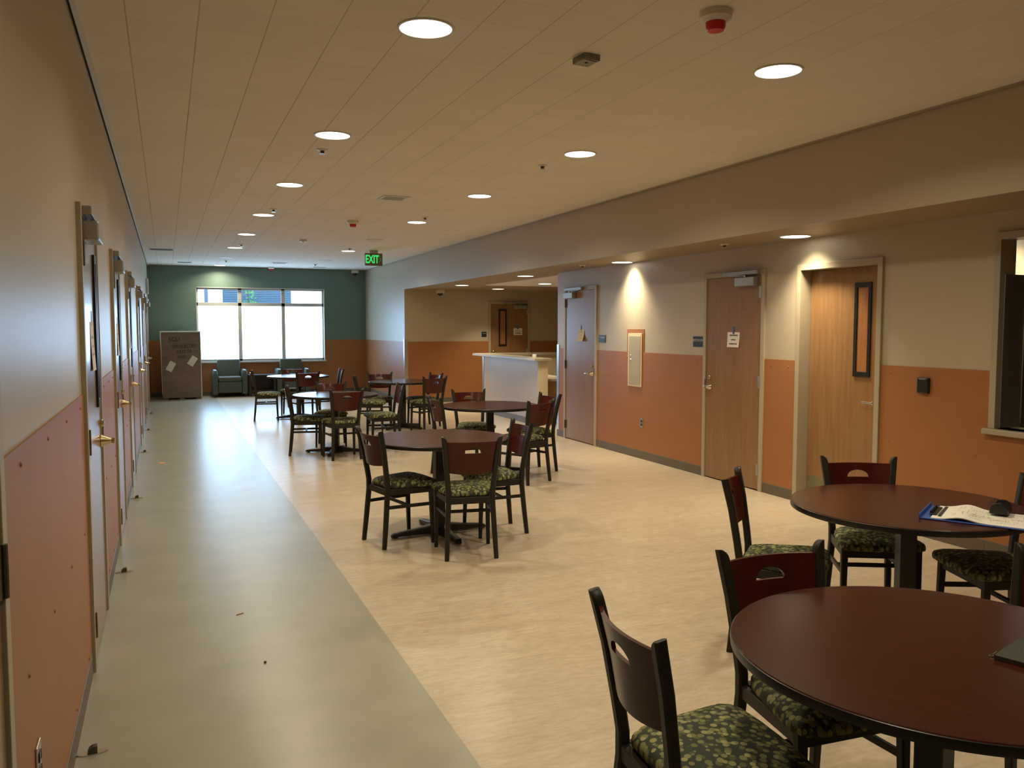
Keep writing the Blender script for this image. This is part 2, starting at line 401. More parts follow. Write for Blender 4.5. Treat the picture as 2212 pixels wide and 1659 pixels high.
segs = [(YNEAR, PASS[0] - .06, 'near the camera'), (PASS[1] + .0, C_ - OW, 'with the black reader'), (C_ + OW, B_ - OW, 'narrow one between two doors'), (B_ + OW, A - OW, 'with the metal access door'), (A + OW, YCOR - .012, 'narrow one at the alcove corner')]
for i, (a, b, d) in enumerate(segs):
    bm = BM(); box(bm, XW - .007, XW, a, b, .10, ZW)
    if i == 3: box(bm, XW - .007, XW, 8.79, 9.193, ZW, 1.595)
    w = struct('trim_%d' % k, bm, 'orange_panel', 'orange wainscot panel on the right wall, ' + d, 'wall panel'); k += 1
    struct('baseboard_right_%d' % (i + 1), box(BM(), XW - .011, XW, a, b, 0, .10, .003), 'base_vinyl', 'dark baseboard on the right wall under the wainscot panel, ' + d, 'baseboard')
    if i in (1, 2, 3):
        for y in ((a + .1, b - .1) if i != 3 else (a + .12, a + .8, b - .8, b - .12)):
            for z in (.42, .70, 1.25):
                M = Matrix.Translation((XW - .007, y, z)) @ Matrix.Rotation(-PI / 2, 4, 'Y')
                obj('screw', lathe(BM(), [(.007, 0), (.0065, .002), (.003, .0045)], 8, M), 'orange_panel', w)
struct('baseboard_bottom', box(BM(), XW - .011, XW, PASS[0] - .06, PASS[1], 0, .10, .003), 'base_vinyl', 'dark baseboard under the serving opening', 'baseboard')
struct('trim_%d' % k, box(BM(), XW - .007, XW, PASS[0] - .06, PASS[1], .10, .865), 'orange_panel', 'orange wainscot panel under the serving opening', 'wall panel'); k += 1
# ceiling edge trims
struct('trim_%d' % k, box(BM(), XL + .012, XL + .034, YNEAR, YB, ZC - .02, ZC), 'trim_white', 'pale edge trim where the ceiling meets the left wall', 'ceiling trim'); k += 1
struct('trim_%d' % k, box(BM(), XL, XL + .012, YNEAR, YB, ZC - .008, ZC), 'painted_shade', 'dark strip with painted shade between left wall and ceiling trim', 'ceiling trim'); k += 1  # solid strip filling the joint, its shade is put into the colour
struct('trim_%d' % k, box(BM(), XB - .028, XB - .014, YNEAR, YB, ZC - .012, ZC), 'frame_paint', 'slim edge trim where the ceiling meets the bulkhead', 'ceiling trim'); k += 1
struct('trim_%d' % k, box(BM(), XB - .014, XB - .006, YNEAR, YB, ZC - .004, ZC), 'painted_shade', 'dark strip with painted shade between the bulkhead and ceiling trim', 'ceiling trim'); k += 1  # solid near-black strip, shade of the joint painted on
# corner guards
def guard(name, x, y, sy, label):
    bm = BM(); t = .003
    box(bm, x - .0105, x - .0075, min(y, y + sy * .065), max(y, y + sy * .065), .10, 1.365)
    box(bm, x - .0105, x + .065, min(y, y - sy * t), max(y, y - sy * t), .10, 1.365)
    return tag(obj(name, bm, 'steel'), label, 'corner guard')
guard('corner_guard', XB, YFAR, 1, 'stainless corner guard on the far corner where the alcove begins')
guard('corner_guard', XW, YCOR, -1, 'stainless corner guard on the corner beside the restroom door hinges')

# ------------------------------------------------------------------ doors
def door(n, label, cx, cy, rot, hs, recess=.012, vision=None, closer=True, lever='cone', knob=True, kick=False, W=DW, hinge_mat='bronze', pane='board_wood', hinges=True):
    """local +Y faces the viewer side, local X across; hs = hinge side (+1/-1)"""
    r = thing('door_%d' % n, label, 'door', (cx, cy, 0), rot, None, 'structure')
    h = W / 2
    bm = BM()
    for s in (-1, 1):
        a, b = sorted((s * (h + .003), s * (h + .054))); box(bm, a, b, -.128, .022, 0, DH + .055, .002)
        a, b = sorted((s * (h - .012), s * (h + .004))); box(bm, a, b, recess - .085, recess - .048, 0, DH)
    box(bm, -h - .003, h + .003, -.128, .022, DH + .003, DH + .055, .002)
    box(bm, -h, h, recess - .085, recess - .048, DH - .012, DH + .004)
    obj('door_frame', bm, 'frame_paint', r)
    leaf = obj('leaf', box(BM(), -h, h, recess - .044, recess, .012, DH, .0015), 'door_wood', r)
    if hinges:
        for z in (.21, 1.08, 1.96):
            bm = BM(); x = hs * h
            a, b = sorted((x - hs * .034, x + hs * .004)); box(bm, a, b, recess - .001, recess + .006, z - .058, z + .058, .001)
            lathe(bm, [(.008, -.06), (.0085, 0), (.008, .06)], 10, Matrix.Translation((x + hs * .006, recess + .010, z)))
            obj('hinge', bm, hinge_mat, r)
    lx = -hs * (h - .065)
    if lever:
        bm = BM(); M = Matrix.Translation((lx, recess, .985)) @ Matrix.Rotation(-PI / 2, 4, 'X')
        lathe(bm, [(.036, 0), (.037, .004), (.012, .055), (.015, .058), (.015, .070), (.010, .072)], 20, M)
        if lever == 'bar':
            a, b = sorted((lx, lx + hs * .115)); box(bm, a, b, recess + .056, recess + .070, .977, .993, .004)
        obj('door_handle', bm, 'brass' if hinge_mat == 'bronze' else 'nickel', r, True)
        M = Matrix.Translation((lx, recess, 1.085)) @ Matrix.Rotation(-PI / 2, 4, 'X')
        obj('lock_cylinder', lathe(BM(), [(.021, 0), (.021, .010), (.015, .014), (.014, .022)], 18, M), 'brass' if hinge_mat == 'bronze' else 'nickel', r, True)
        if lever != 'plain':
            a, b = sorted((-hs * (h - .001), -hs * (h + .012))); obj('strike_plate', box(BM(), a, b, recess + .010, recess + .0125, .985, 1.06), 'bronze', r)
    if closer:
        a, b = sorted((hs * (h - .045), hs * (h - .335)))
        c = obj('door_closer', box(BM(), a, b, recess, recess + .075, DH - .105, DH - .018, .008), 'aluminium', r)
        a2, b2 = sorted((hs * (h - .02), hs * (h - .56)))
        obj('track', box(BM(), a2, b2, .022, .062, DH + .008, DH + .048, .004), 'aluminium', c)
        bm = BM(); box(bm, hs * (h - .2) - .012, hs * (h - .2) + .012, recess + .03, recess + .055, DH - .02, DH + .003, .002)
        bar(bm, [(hs * (h - .2), recess + .042, DH - .002), (hs * (h - .46), .044, DH + .004)], .02, .007, (0, 1, 0))
        obj('arm', bm, 'steel', c)
    if vision:
        off, w, z0, z1 = vision; x = -hs * (h - off)
        bm = BM(); t = .033
        for (a, b, c0, c1) in ((x - w / 2, x - w / 2 + t, z0, z1), (x + w / 2 - t, x + w / 2, z0, z1), (x - w / 2 + t, x + w / 2 - t, z0, z0 + t + .01), (x - w / 2 + t, x + w / 2 - t, z1 - t - .01, z1)):
            box(bm, a, b, recess, recess + .012, c0, c1, .002)
        v = obj('vision_frame', bm, 'black_edge', r)
        obj('vision_pane', box(BM(), x - w / 2 + t, x + w / 2 - t, recess, recess + .003, z0 + t, z1 - t), pane, v)
    if kick:
        obj('kick_plate', box(BM(), -h + .02, h - .02, recess, recess + .002, .03, .25), 'kick_plate', r)
    return r
order = ['first', 'second', 'third', 'fourth', 'fifth', 'sixth and farthest']
for i, c in enumerate(LEFT_DOORS):
    door(i + 1, 'wooden door on the left wall, %s in the row from the camera' % order[i], XL, c, -PI / 2, 1, vision=(.20, .12, 1.19, 2.0) if i < 4 else None, pane='black_edge')
door(7, 'door at the extreme left edge of the view, only frame and one hinge showing', XL, (D0[0] + D0[1]) / 2 , -PI / 2, -1, closer=False, lever='plain', W=D0[1] - D0[0] - .11)
door(8, 'wooden restroom door next to the alcove corner, hinged on its left', XW, A, PI / 2, 1, lever='bar', hinge_mat='bronze')
door(9, 'wooden restroom door in the middle of the right wall with a white notice', XW, B_, PI / 2, -1, hinge_mat='aluminium')
door(10, 'recessed wooden door with tall black-framed lite in deep frame', XW, C_, PI / 2, 1, recess=-.10, vision=(.255, .185, 1.195, 2.0), closer=False, lever='bar', hinges=False, hinge_mat='aluminium', kick=True)
door(11, 'wooden door with tall lite at the back of the reception alcove', FX, YFAR, PI, -1, vision=(.28, .19, 1.2, 2.02), hinge_mat='aluminium', kick=False)

# ------------------------------------------------------------------ chair
POST = [(.175, -.205, 0), (.166, -.185, .20), (.156, -.168, .40), (.157, -.168, .47), (.164, -.180, .56), (.179, -.205, .72), (.193, -.232, .840)]
def post_at(z):
    for a, b in zip(POST, POST[1:]):
        if a[2] <= z <= b[2] + 1e-6:
            t = (z - a[2]) / (b[2] - a[2]); return a[0] + t * (b[0] - a[0]), a[1] + t * (b[1] - a[1])
    a, b = POST[-2], POST[-1]; t = (z - a[2]) / (b[2] - a[2]); return a[0] + t * (b[0] - a[0]), a[1] + t * (b[1] - a[1])
def make_chair(label):
    r = thing('dining_chair', label, 'chair')
    for s in (-1, 1):
        bm = BM(); pts = [Vector((s * p[0], p[1], p[2])) for p in POST]
        rings = []
        def rg(x0, x1, y, z, d=.034, t=Vector((0, 0, 1))):
            c = .006; h = d / 2; n = Vector((0, 1, .22)).normalized() if z > .5 else Vector((0, 1, 0))
            o = Vector((0, y, z)); q = []
            for (x, f) in ((x0 + c, -1), (x1 - c, -1)): q.append(o + Vector((x, 0, 0)) - n * h)
            q.append(o + Vector((x1, 0, 0)) - n * (h - c)); q.append(o + Vector((x1, 0, 0)) + n * (h - c))
            for x in (x1 - c, x0 + c): q.append(o + Vector((x, 0, 0)) + n * h)
            q.append(o + Vector((x0, 0, 0)) + n * (h - c)); q.append(o + Vector((x0, 0, 0)) - n * (h - c))
            return q
        wd = [.030, .033, .036, .036, .036, .036, .036]
        for p, w in zip(pts, wd): rings.append(rg(p.x - w / 2, p.x + w / 2, p.y, p.z, .030 if p.z < .1 else .034))
        p = pts[-1]
        for (dz, cut) in ((.012, .002), (.022, .008), (.029, .017), (.032, .023)):   # top rounded off on the inner side
            x0, x1 = p.x - .018 + s * dz * .12, p.x + .018 + s * dz * .12
            if s > 0: x0 += cut
            else: x1 -= cut
            rings.append(rg(x0, x1, p.y - dz * .22, p.z + dz))
        loft(bm, rings); obj('leg', bm, 'chair_metal', r, True)
        bm = BM(); bar(bm, [(s * .196, .19, 0), (s * .192, .182, .22), (s * .190, .176, .432)], [.024, .03, .036], [.024, .03, .034])
        obj('leg', bm, 'chair_metal', r)
    bm = BM()
    box(bm, -.140, .140, -.180, -.156, .388, .434, .002); box(bm, -.175, .175, .165, .187, .388, .434, .002)
    for s in (-1, 1): bar(bm, [(s * .155, -.168, .411), (s * .190, .176, .411)], .022, .046, None)
    box(bm, -.14, .14, -.16, .17, .424, .434)
    obj('seat_frame', bm, 'chair_metal', r)
    for s in (-1, 1): obj('stretcher', bar(BM(), [(s * .163, -.172, .300), (s * .1905, .180, .300)], .018, .024), 'chair_metal', r)
    obj('stretcher', bar(BM(), [(-.172, .0, .300), (.172, .0, .300)], .018, .022), 'chair_metal', r)
    # cushion
    bm = BM(); out = []
    ctrl = [(0, -.160), (.118, -.160), (.134, -.150), (.138, -.132), (.158, -.118), (.176, -.06), (.200, .05), (.220, .14), (.226, .185), (.214, .218), (.180, .236), (.09, .245), (0, .247)]
    half = ctrl
    full = half + [(-x, y) for x, y in half[-2:0:-1]]
    cx, cy = 0, .03
    def rr(sx, sy, z): return [Vector((cx + (x - cx) * sx, cy + (y - cy) * sy, z)) for x, y in full]
    rings = [rr(.93, .93, .434), rr(.985, .985, .440), rr(1.0, 1.0, .450), rr(.995, .995, .461), rr(.965, .965, .472), rr(.90, .90, .481), rr(.76, .76, .489), rr(.52, .52, .495), rr(.25, .25, .498)]
    loft(bm, rings); obj('seat', bm, 'seat_fabric', r, True)
    # curved back panel with half-moon grip hole
    ZB0, ZT, HB, HH, HW = .612, .832, .752, .040, .060
    N = 28; xs = sorted(set([-1 + 2 * i / N for i in range(N + 1)]))
    bm = BM()
    def P(u, z, front):
        px, py = post_at(z); w = px - .014
        x = u * w; y = py - .034 * (1 - u * u) + .002
        return Vector((x, y + (.0065 if front else -.0065), z))
    us = [-1, -.9, -.8, -.7, -.6, -.5, -.42, -.367, -.355, -.325, -.28, -.22, -.15, -.075, 0, .075, .15, .22, .28, .325, .355, .367, .42, .5, .6, .7, .8, .9, 1]
    hw = .355
    def htop(u): return HB + HH * math.sqrt(max(0, 1 - (u / hw) ** 2)) if abs(u) < hw else HB
    for front in (0, 1):
        col = []
        for u in us:
            zb = ZB0 - .012 * (1 - u * u); ztp = ZT
            lo = [zb + (HB - zb) * i / 4 for i in range(5)]; ht = htop(u); up = [ht + (ztp - ht) * i / 3 for i in range(4)]
            col.append(([bm.verts.new(P(u, z, front)) for z in lo], [bm.verts.new(P(u, z, front)) for z in up]))
        for a, b in zip(col, col[1:]):
            for q in (0, 1):
                for i in range(len(a[q]) - 1): bm.faces.new((a[q][i], b[q][i], b[q][i + 1], a[q][i + 1]))
        if front == 0: back = col
        else: fr = col
    bmesh.ops.remove_doubles(bm, verts=bm.verts[:], dist=.00005)
    # bridge front and back rims
    be = [e for e in bm.edges if e.is_boundary]
    def key(v, d): return (round(v.co.x, 4), round(v.co.z, 4))
    ups = {}
    for v in {v for e in be for v in e.verts}: ups.setdefault(key(v, 0), []).append(v)
    done = set()
    for e in be:
        a, b = e.verts; ka, kb = key(a, 0), key(b, 0)
        if (ka, kb) in done or (kb, ka) in done: continue
        A_, B2 = ups[ka], ups[kb]
        if len(A_) == 2 and len(B2) == 2:
            a0, a1 = sorted(A_, key=lambda v: v.co.y); b0, b1 = sorted(B2, key=lambda v: v.co.y)
            try: bm.faces.new((a0, b0, b1, a1)); done.add((ka, kb))
            except ValueError: pass
    o = obj('backrest', bm, 'back_wood', r, True)
    return r
CH = [  # x, y, rotation deg, label
 (1.595, 6.106, -77.8, 'dining chair on the left side of the front table in the left row'),
 (1.965, 5.604, -9.4, 'dining chair with its back to the camera at the front table in the left row'),
 (2.383, 6.122, 89.0, 'dining chair on the right side of the front table in the left row'),
 (3.344, 9.278, 174.9, 'dining chair facing the camera behind the front table in the right row'),
 (2.902, 8.657, -87.0, 'dining chair seen edge-on at the left of the front table in the right row'),
 (3.46, 8.02, 25.1, 'dining chair turned away at the near right of the front table in the right row'),
 (3.795, 8.555, 99.5, 'half-hidden dining chair at the right of the front table in the right row'),
 (1.633, 10.837, -100.0, 'dining chair at the left of the middle table in the left row'),
 (1.995, 10.321, 3.3, 'dining chair with its back to the camera at the middle table in the left row'),
 (2.646, 10.859, 87.4, 'dining chair at the right of the middle table in the left row'),
 (2.066, 11.471, 168.3, 'reddish-backed dining chair behind the middle table in the left row'),
 (3.235, 13.545, 164.7, 'dining chair facing the camera behind the rear table of the right row'),
 (2.906, 12.794, -104.6, 'dining chair seen edge-on at the left of the rear table in the right row'),
 (3.757, 12.517, 11.8, 'dining chair turned away at the near right of the rear table, right row'),
 (3.872, 13.132, 102.4, 'dining chair at far right of the rear table in the right row, behind another'),
 (1.590, 15.05, -95.8, 'dining chair at the left of the rear table in the left row, before the armchairs'),
 (2.205, 14.79, 7.1, 'dining chair with window-bright grip hole at near side of rear table, left row'),
 (2.146, 15.828, 170.9, 'dining chair behind the rear table of the left row, in front of the right armchair'),
 (2.688, 15.149, 87.9, 'dining chair seen edge-on at the right of the rear table in the left row'),
 (2.831, 3.323, -136.0, 'dining chair on the left of the table with the blue clipboard'),
 (3.577, 3.454, 152.4, 'dining chair in front of the recessed door at the far side of the clipboard table'),
 (3.75, 2.81, 69.3, 'dining chair on the right of the clipboard table, back cut by the right edge'),
 (1.328, 1.844, -95.7, 'dining chair closest to the camera, at the left of the nearest table'),
 (1.888, 2.032, 176.6, 'dining chair facing the camera, tucked under the far side of the nearest table'),
 (2.475, 1.756, 90.0, 'dining chair at the right of the nearest table, only one back post showing'),
]
proto = None
for x, y, a, lab in CH:
    if proto is None:
        proto = make_chair(lab); proto['group'] = 'dining chairs around the round tables'
        proto.location = (x, y, 0); proto.rotation_euler = (0, 0, math.radians(a))
    else: dup(proto, (x, y, 0), math.radians(a), lab)

# ------------------------------------------------------------------ tables
TZ, TR = .757, .54
def make_table(label):
    r = thing('round_table', label, 'table')
    bm = BM(); lathe(bm, [(TR - .004, TZ - .028), (TR - .001, TZ - .003), (TR - .004, TZ)], 96)
    obj('tabletop', bm, 'laminate', r)
    bm = BM(); R0 = TR - .0015
    prof = [(R0 - .003, TZ - .030), (R0 + .002, TZ - .028), (R0 + .0035, TZ - .016), (R0 + .002, TZ - .004), (R0 - .002, TZ - .0012)]
    rings = [[Vector((q * math.cos(2 * PI * i / 96), q * math.sin(2 * PI * i / 96), z)) for i in range(96)] for q, z in prof]
    loft(bm, rings, cap=False); obj('edge_band', bm, 'black_edge', r, True)
    bm = BM(); box(bm, -.039, .039, -.039, .039, .06, TZ - .045, .006)
    obj('column', bm, 'table_metal', r)
    bm = BM(); box(bm, -.17, .17, -.03, .03, TZ - .045, TZ - .028, .003); box(bm, -.03, .03, -.17, .17, TZ - .045, TZ - .028, .003)
    obj('mounting_plate', bm, 'table_metal', r)
    for q in range(4):
        bm = BM(); M = Matrix.Rotation(q * PI / 2, 4, 'Z')
        secs = [(.02, .034, .012, .082), (.06, .034, .012, .080), (.20, .029, .012, .058), (.34, .025, .012, .043), (.378, .024, .008, .038), (.396, .016, .006, .026)]
        rings = []
        for x, w, z0, z1 in secs:
            c = w * .45
            rings.append([M @ Vector(v) for v in ((x, -w, z0), (x, w, z0), (x, w, z1 - c * .5), (x, w - c, z1), (x, -w + c, z1), (x, -w, z1 - c * .5))])
        loft(bm, rings)
        box(bm, .345, .375, -.014, .014, 0, .02, .003, M)
        obj('foot', bm, 'table_metal', r)
    return r
TB = [(1.952, 6.215, 5, 'round mahogany table at the front of the left row, cross foot fully in view'),
      (3.304, 8.628, 80, 'round mahogany table at the front of the right row, facing the counter'),
      (2.004, 10.804, -24, 'round mahogany table in the middle of the left row, half glaring with window light'),
      (3.492, 13.034, 34, 'round mahogany table at the rear of the right row, before the alcove corner'),
      (2.164, 15.196, 0, 'round table at the rear of the left row, top white with window glare'),
      (3.315, 2.976, 64, 'round mahogany table carrying the blue clipboard'),
      (1.899, 1.590, 16, 'round mahogany table nearest the camera with a grey folder on it')]
tproto = None
for x, y, a, lab in TB:
    if tproto is None:
        tproto = make_table(lab); tproto['group'] = 'round dining tables'; tproto.location = (x, y, 0); tproto.rotation_euler = (0, 0, math.radians(a))
    else: dup(tproto, (x, y, 0), math.radians(a), lab)

# ------------------------------------------------------------------ things on tables
def clipboard():
    o0 = Vector((3.116, 2.732)); e1 = (Vector((3.392, 2.906)) - o0).normalized(); e2 = Vector((.201, -.354)).normalized()
    e2 = (e2 - e1 * e2.dot(e1)).normalized()
    ang = math.atan2(e1.y, e1.x)            # local X along the short edge, local Y = -e2
    r = thing('clipboard', 'blue clipboard with printed white sheets lying on the second table', 'clipboard', (o0.x, o0.y, TZ), ang)
    W, Lh = .315, .48
    bm = BM(); box(bm, 0, W, -Lh, 0, .001, .006, .002); box(bm, 0, W, -.004, .001, .001, .022, .0015)
    obj('board', bm, 'clip_blue', r)
    bm = BM(); n = 24; top = []; bot = []
    rings = []
    for i in range(n + 1):
        t = i / n; y = -.045 - t * (Lh - .05); z = .009 + .020 * math.exp(-((t - .28) / .13) ** 2)
        rings.append([Vector((.012, y, z * .75 + .001)), Vector((W - .012, y, z + .001)), Vector((W - .012, y, z - .003)), Vector((.012, y, z * .75 - .003))])
    loft(bm, rings); obj('paper_stack', bm, 'white_paper', r, True)
    # printed drawing lines
    def zz(t, x):
        f = (x - .012) / (W - .024); z = .009 + .020 * math.exp(-((t - .28) / .13) ** 2); return (z * .75 + (z * .25) * f) + .0016
    bm = BM(); rnd = random.Random(3)
    for i in range(130):
        y = -.10 - rnd.random() * .32; x = .05 + rnd.random() * (W - .10); l = .01 + rnd.random() * .045
        vert = rnd.random() < .5
        x1, y1 = (x + .0016, y - l) if vert else (min(x + l, W - .04), y - .0016)
        q = []
        for (a, b) in ((x, y), (x1, y), (x1, y1), (x, y1)):
            t = (-.045 - b) / (Lh - .05); q.append(bm.verts.new((a, b, zz(t, a))))
        bm.faces.new(q)
    obj('printed_drawing', bm, 'pale_ink', r)
    bm = BM(); bm2 = BM(); box(bm, .07, W - .07, -.062, -.030, .011, .016, .002)
    for i in range(4): lathe(bm, [(.007, -.012), (.007, .012)], 10, Matrix.Translation((.095 + i * .04, -.038, .020)) @ Matrix.Rotation(PI / 2, 4, 'Y'))
    c = obj('clip', bm, 'black_plastic', r); bm2.free()
    obj('caption_strip', box(BM(), .05, W - .03, -.082, -.068, .0125, .0132), 'folder_grey', r)
    return r
clipboard()
# black hand-held device on the papers
def scanner():
    r = thing('handheld_device', 'black hand-held device resting on the clipboard papers', 'device', (3.500, 2.625, TZ + .020), math.radians(-60))
    bm = BM(); pr = [(-.038, 0), (.038, 0), (.038, .022), (.028, .038), (.010, .046), (-.010, .046), (-.028, .038), (-.038, .022)]
    rings = [[Vector((x * s, y, z)) for x, z in pr] for y, s in ((-.065, .92), (-.058, 1), (.058, 1), (.066, .94))]
    loft(bm, rings); obj('body', bm, 'black_plastic', r)
    obj('lens', box(BM(), -.018, .018, -.03, .03, .0425, .048, .002), 'dome_black', r)
    return r
scanner()
def folder():
    r = thing('folder', 'dark grey folder at the right edge of the nearest table', 'folder', (1.989, 1.411, TZ), 0)
    bm = BM(); a = Vector((-.03, .065, 0)); 
    p0 = Vector((-.024, .064)); p1 = Vector((.182, .133)); d = (p1 - p0).normalized(); n = Vector((d.y, -d.x))
    L1, W1 = .32, .24
    pts = [p0, p0 + d * L1, p0 + d * L1 + n * W1, p0 + n * W1]
    # lower edge runs along the sight line of the photo's folder: from (1.965,1.475) towards (1.989,1.411)
    prism(bm, [(p.x, p.y) for p in pts], .001, .012); obj('cover', bm, 'folder_grey', r)
    q = p0 + d * .075 + n * .055
    bm = BM(); prism(bm, [(q.x, q.y), (q.x + .05, q.y + .012), (q.x + .05, q.y + .004), (q.x + .006, q.y - .005)], .012, .013); obj('white_mark', bm, 'white_paper', r)
    return r
folder()
r = thing('eye_screw', 'small silver eye screw lying beside the grey folder', 'screw', (1.977, 1.492, TZ), math.radians(8))
bm = BM(); bar(bm, [(.004, 0, .003), (.036, .006, .003)], .0032, .0032, (0, 0, 1)); obj('shank', bm, 'nickel', r)
bm = BM(); rings = []
for i in range(16):
    a = 2 * PI * i / 16; c = Vector((.0055 * math.cos(a), .0055 * math.sin(a), .002)); u = Vector((math.cos(a), math.sin(a), 0))
    rings.append([c + u * .0016 * math.cos(b) + Vector((0, 0, .0016 * math.sin(b))) for b in [2 * PI * j / 6 for j in range(6)]])
R = [ring(bm, q) for q in rings]
for i in range(16):
    for j in range(6): bm.faces.new((R[i][j], R[(i + 1) % 16][j], R[(i + 1) % 16][(j + 1) % 6], R[i][(j + 1) % 6]))
obj('eye', bm, 'nickel', r, True)

# ------------------------------------------------------------------ ceiling fixtures
def area(parent, loc, power, color, size=.24, spread=150):
    l = bpy.data.lights.new('lamp', 'AREA'); l.shape = 'DISK'; l.size = size; l.energy = power; l.color = color; l.spread = math.radians(spread)
    o = bpy.data.objects.new('lamp', l); C.objects.link(o); o.parent = parent; o.location = loc; return o
WARM = (1.0, .87, .61)
def downlight(x, y, z, label, group, lit=True, power=22, spread=150):
    r = thing('ceiling_light', label, 'ceiling light', (x, y, z), 0, group)
    bm = BM(); rings = []
    for (q, h) in ((.138, 0), (.137, -.006), (.126, -.007), (.124, -.001)):
        rings.append([Vector((q * math.cos(2 * PI * i / 48), q * math.sin(2 * PI * i / 48), h)) for i in range(48)])
    loft(bm, rings, cap=False); obj('trim_ring', bm, 'trim_white', r, True)
    o = obj('diffuser', lathe(BM(), [(.125, -.001), (.125, -.0035), (.05, -.005)], 48), 'lamp_glow' if lit else 'white_plastic', r, True)
    if not lit: o['label'] = 'unlit white diffuser'
    if lit: area(r, (0, 0, -.009), power, WARM, .24, spread)
    return r
G = 'round downlights in the hall ceiling'
names = ['first', 'second', 'third', 'fourth', 'fifth', 'sixth', 'seventh', 'eighth']
Ly = [3.957, 6.374, 8.723, 11.167, 13.575, 15.922, 18.31, 20.546]; Ry = [3.849, 6.273, 8.672, 11.143, 13.647, 15.789, 18.25]
for i, y in enumerate(Ly):
    lit = i != 6
    downlight(1.19, y, ZC, ('glowing round downlight, %s of the left row counted from the camera' % names[i]) if lit else 'unlit flat round downlight in the left row, second from the end wall', G, lit)
for i, y in enumerate(Ry):
    lit = i not in (4, 6)
    downlight(3.205, y, ZC, ('glowing round downlight, %s of the right row counted from the camera' % names[i]) if lit else ('unlit round downlight in the right row, left above the EXIT sign' if i == 4 else 'unlit round downlight in the right row near the end wall'), G, lit)
downlight(1.19, 1.55, ZC, 'round downlight of the left row just above the camera', G, True, 13)
downlight(3.205, 1.45, ZC, 'round downlight of the right row above the nearest table', G, True, 13)
GS = 'round downlights in the lowered soffit'
for x, y, d in ((5.148, 5.91, 'above the recessed door'), (5.212, 9.05, 'above the metal access door'), (5.215, 12.053, 'at the alcove corner, highest of four in the alcove'), (5.237, 15.146, 'leftmost in the alcove'), (6.437, 16.313, 'before the alcove door'), (6.374, 13.843, 'in the tiled patch over the counter')):
    downlight(x, y, ZS - (.012 if x == 6.374 else 0), 'soffit downlight ' + d, GS, True, 15, 100)
def lathe_thing(name, label, cat, loc, parts, group=None):
    r = thing(name, label, cat, loc, 0, group)
    for nm, prof, m in parts: obj(nm, lathe(BM(), prof, 24), m, r, True)
    return r
sp = [('ceiling_plate', [(.045, 0), (.044, -.006), (.030, -.012)], 'white_plastic'), ('sprinkler_nozzle', [(.016, -.011), (.016, -.026), (.009, -.030)], 'bronze'), ('deflector', [(.024, -.034), (.024, -.037)], 'steel')]
for x, y, z, d in ((1.205, 6.915, ZC, 'behind the second left-row light'), (3.12, 6.835, ZC, 'behind the second right-row light'), (1.247, 10.588, ZC, 'before the fourth left-row light'), (3.157, 10.588, ZC, 'before the fourth right-row light'),
                   (1.247, 15.28, ZC, 'before the sixth left-row light'), (3.12, 15.245, ZC, 'before the last glowing right-row light'), (1.237, 19.06, ZC, 'before the end-wall light'), (3.18, 19.4, ZC, 'right of centre near the end wall'),
                   (5.0, 6.724, ZS, 'in the soffit left of the recessed door light'), (5.006, 9.714, ZS, 'in the soffit near the alcove corner')):
    lathe_thing('sprinkler_head', 'small recessed sprinkler head ' + d, 'sprinkler', (x, y, z), sp, 'ceiling sprinklers')
st = [('base', [(.075, 0), (.073, -.030), (.050, -.048)], 'white_plastic'), ('strobe_cap', [(.046, -.046), (.044, -.072), (.036, -.085), (.010, -.088)], 'strobe_red')]
for x, y, d in ((2.352, 3.256, 'at the top edge of the view'), (2.364, 11.31, 'in the middle of the ceiling'), (2.358, 20.67, 'right above the window')):
    lathe_thing('fire_alarm', 'white ceiling fire alarm with red cap ' + d, 'fire alarm', (x, y, ZC), st, 'red-capped fire alarms')
def vent(x, y, w, l, label, m='trim_white'):
    r = thing('ceiling_vent', label, 'vent', (x, y, ZC), 0, 'ceiling vents')
    bm = BM(); t = .035
    for (a, b, c, d) in ((-w, w, -l, -l + t), (-w, w, l - t, l), (-w, -w + t, -l + t, l - t), (w - t, w, -l + t, l - t)): box(bm, a, b, c, d, -.010, 0, .002)
    obj('frame', bm, m, r)
    bm = BM(); n = 6
    for i in range(n):
        y0 = -l + t + (2 * l - 2 * t) * (i + .15) / n; box(bm, -w + t, w - t, y0, y0 + .010, -.008, 0)
    obj('slats', bm, m, r)
    obj('duct', box(BM(), -w + t, w - t, -l + t, l - t, -.0012, 0), 'grille_grey', r)
vent(2.372, 9.16, .15, .15, 'square ceiling vent between the third lights of both rows')
vent(-.035, 16.80, .20, .11, 'grey rectangular ceiling grille by the far left wall', 'grille_grey')
vent(.42, 19.9, .14, .08, 'small ceiling grille near the far left corner', 'grille_grey')
vent(2.372, 19.3, .17, .15, 'square ceiling vent above the window centre')
vent(3.42, 20.3, .15, .10, 'small ceiling vent near the far right corner')
r = thing('motion_sensor', 'small white square sensor on the ceiling left of the EXIT sign', 'sensor', (2.122, 14.1, ZC))
obj('housing', box(BM(), -.05, .05, -.05, .05, -.03, 0, .006), 'white_plastic', r); obj('lens', lathe(BM(), [(.026, -.028), (.020, -.040), (.006, -.044)], 18), 'trim_white', r, True)
r = thing('junction_box', 'torn-open dark metal box hanging from the ceiling near the first lights', 'junction box', (2.10, 4.043, ZC), math.radians(6))
bm = BM(); box(bm, -.048, .048, -.060, .060, -.032, 0, .002); obj('box', bm, 'galv', r)
bm = BM(); box(bm, -.062, .030, -.050, .012, -.036, -.032, .001, Matrix.Rotation(.12, 4, 'Z')); box(bm, .03, .068, -.03, .05, -.012, -.006, .001); obj('bent_cover', bm, 'galv', r)
obj('knockout', lathe(BM(), [(.009, -.0375), (.009, -.036)], 12, Matrix.Translation((-.01, -.015, 0))), 'painted_shade', r)
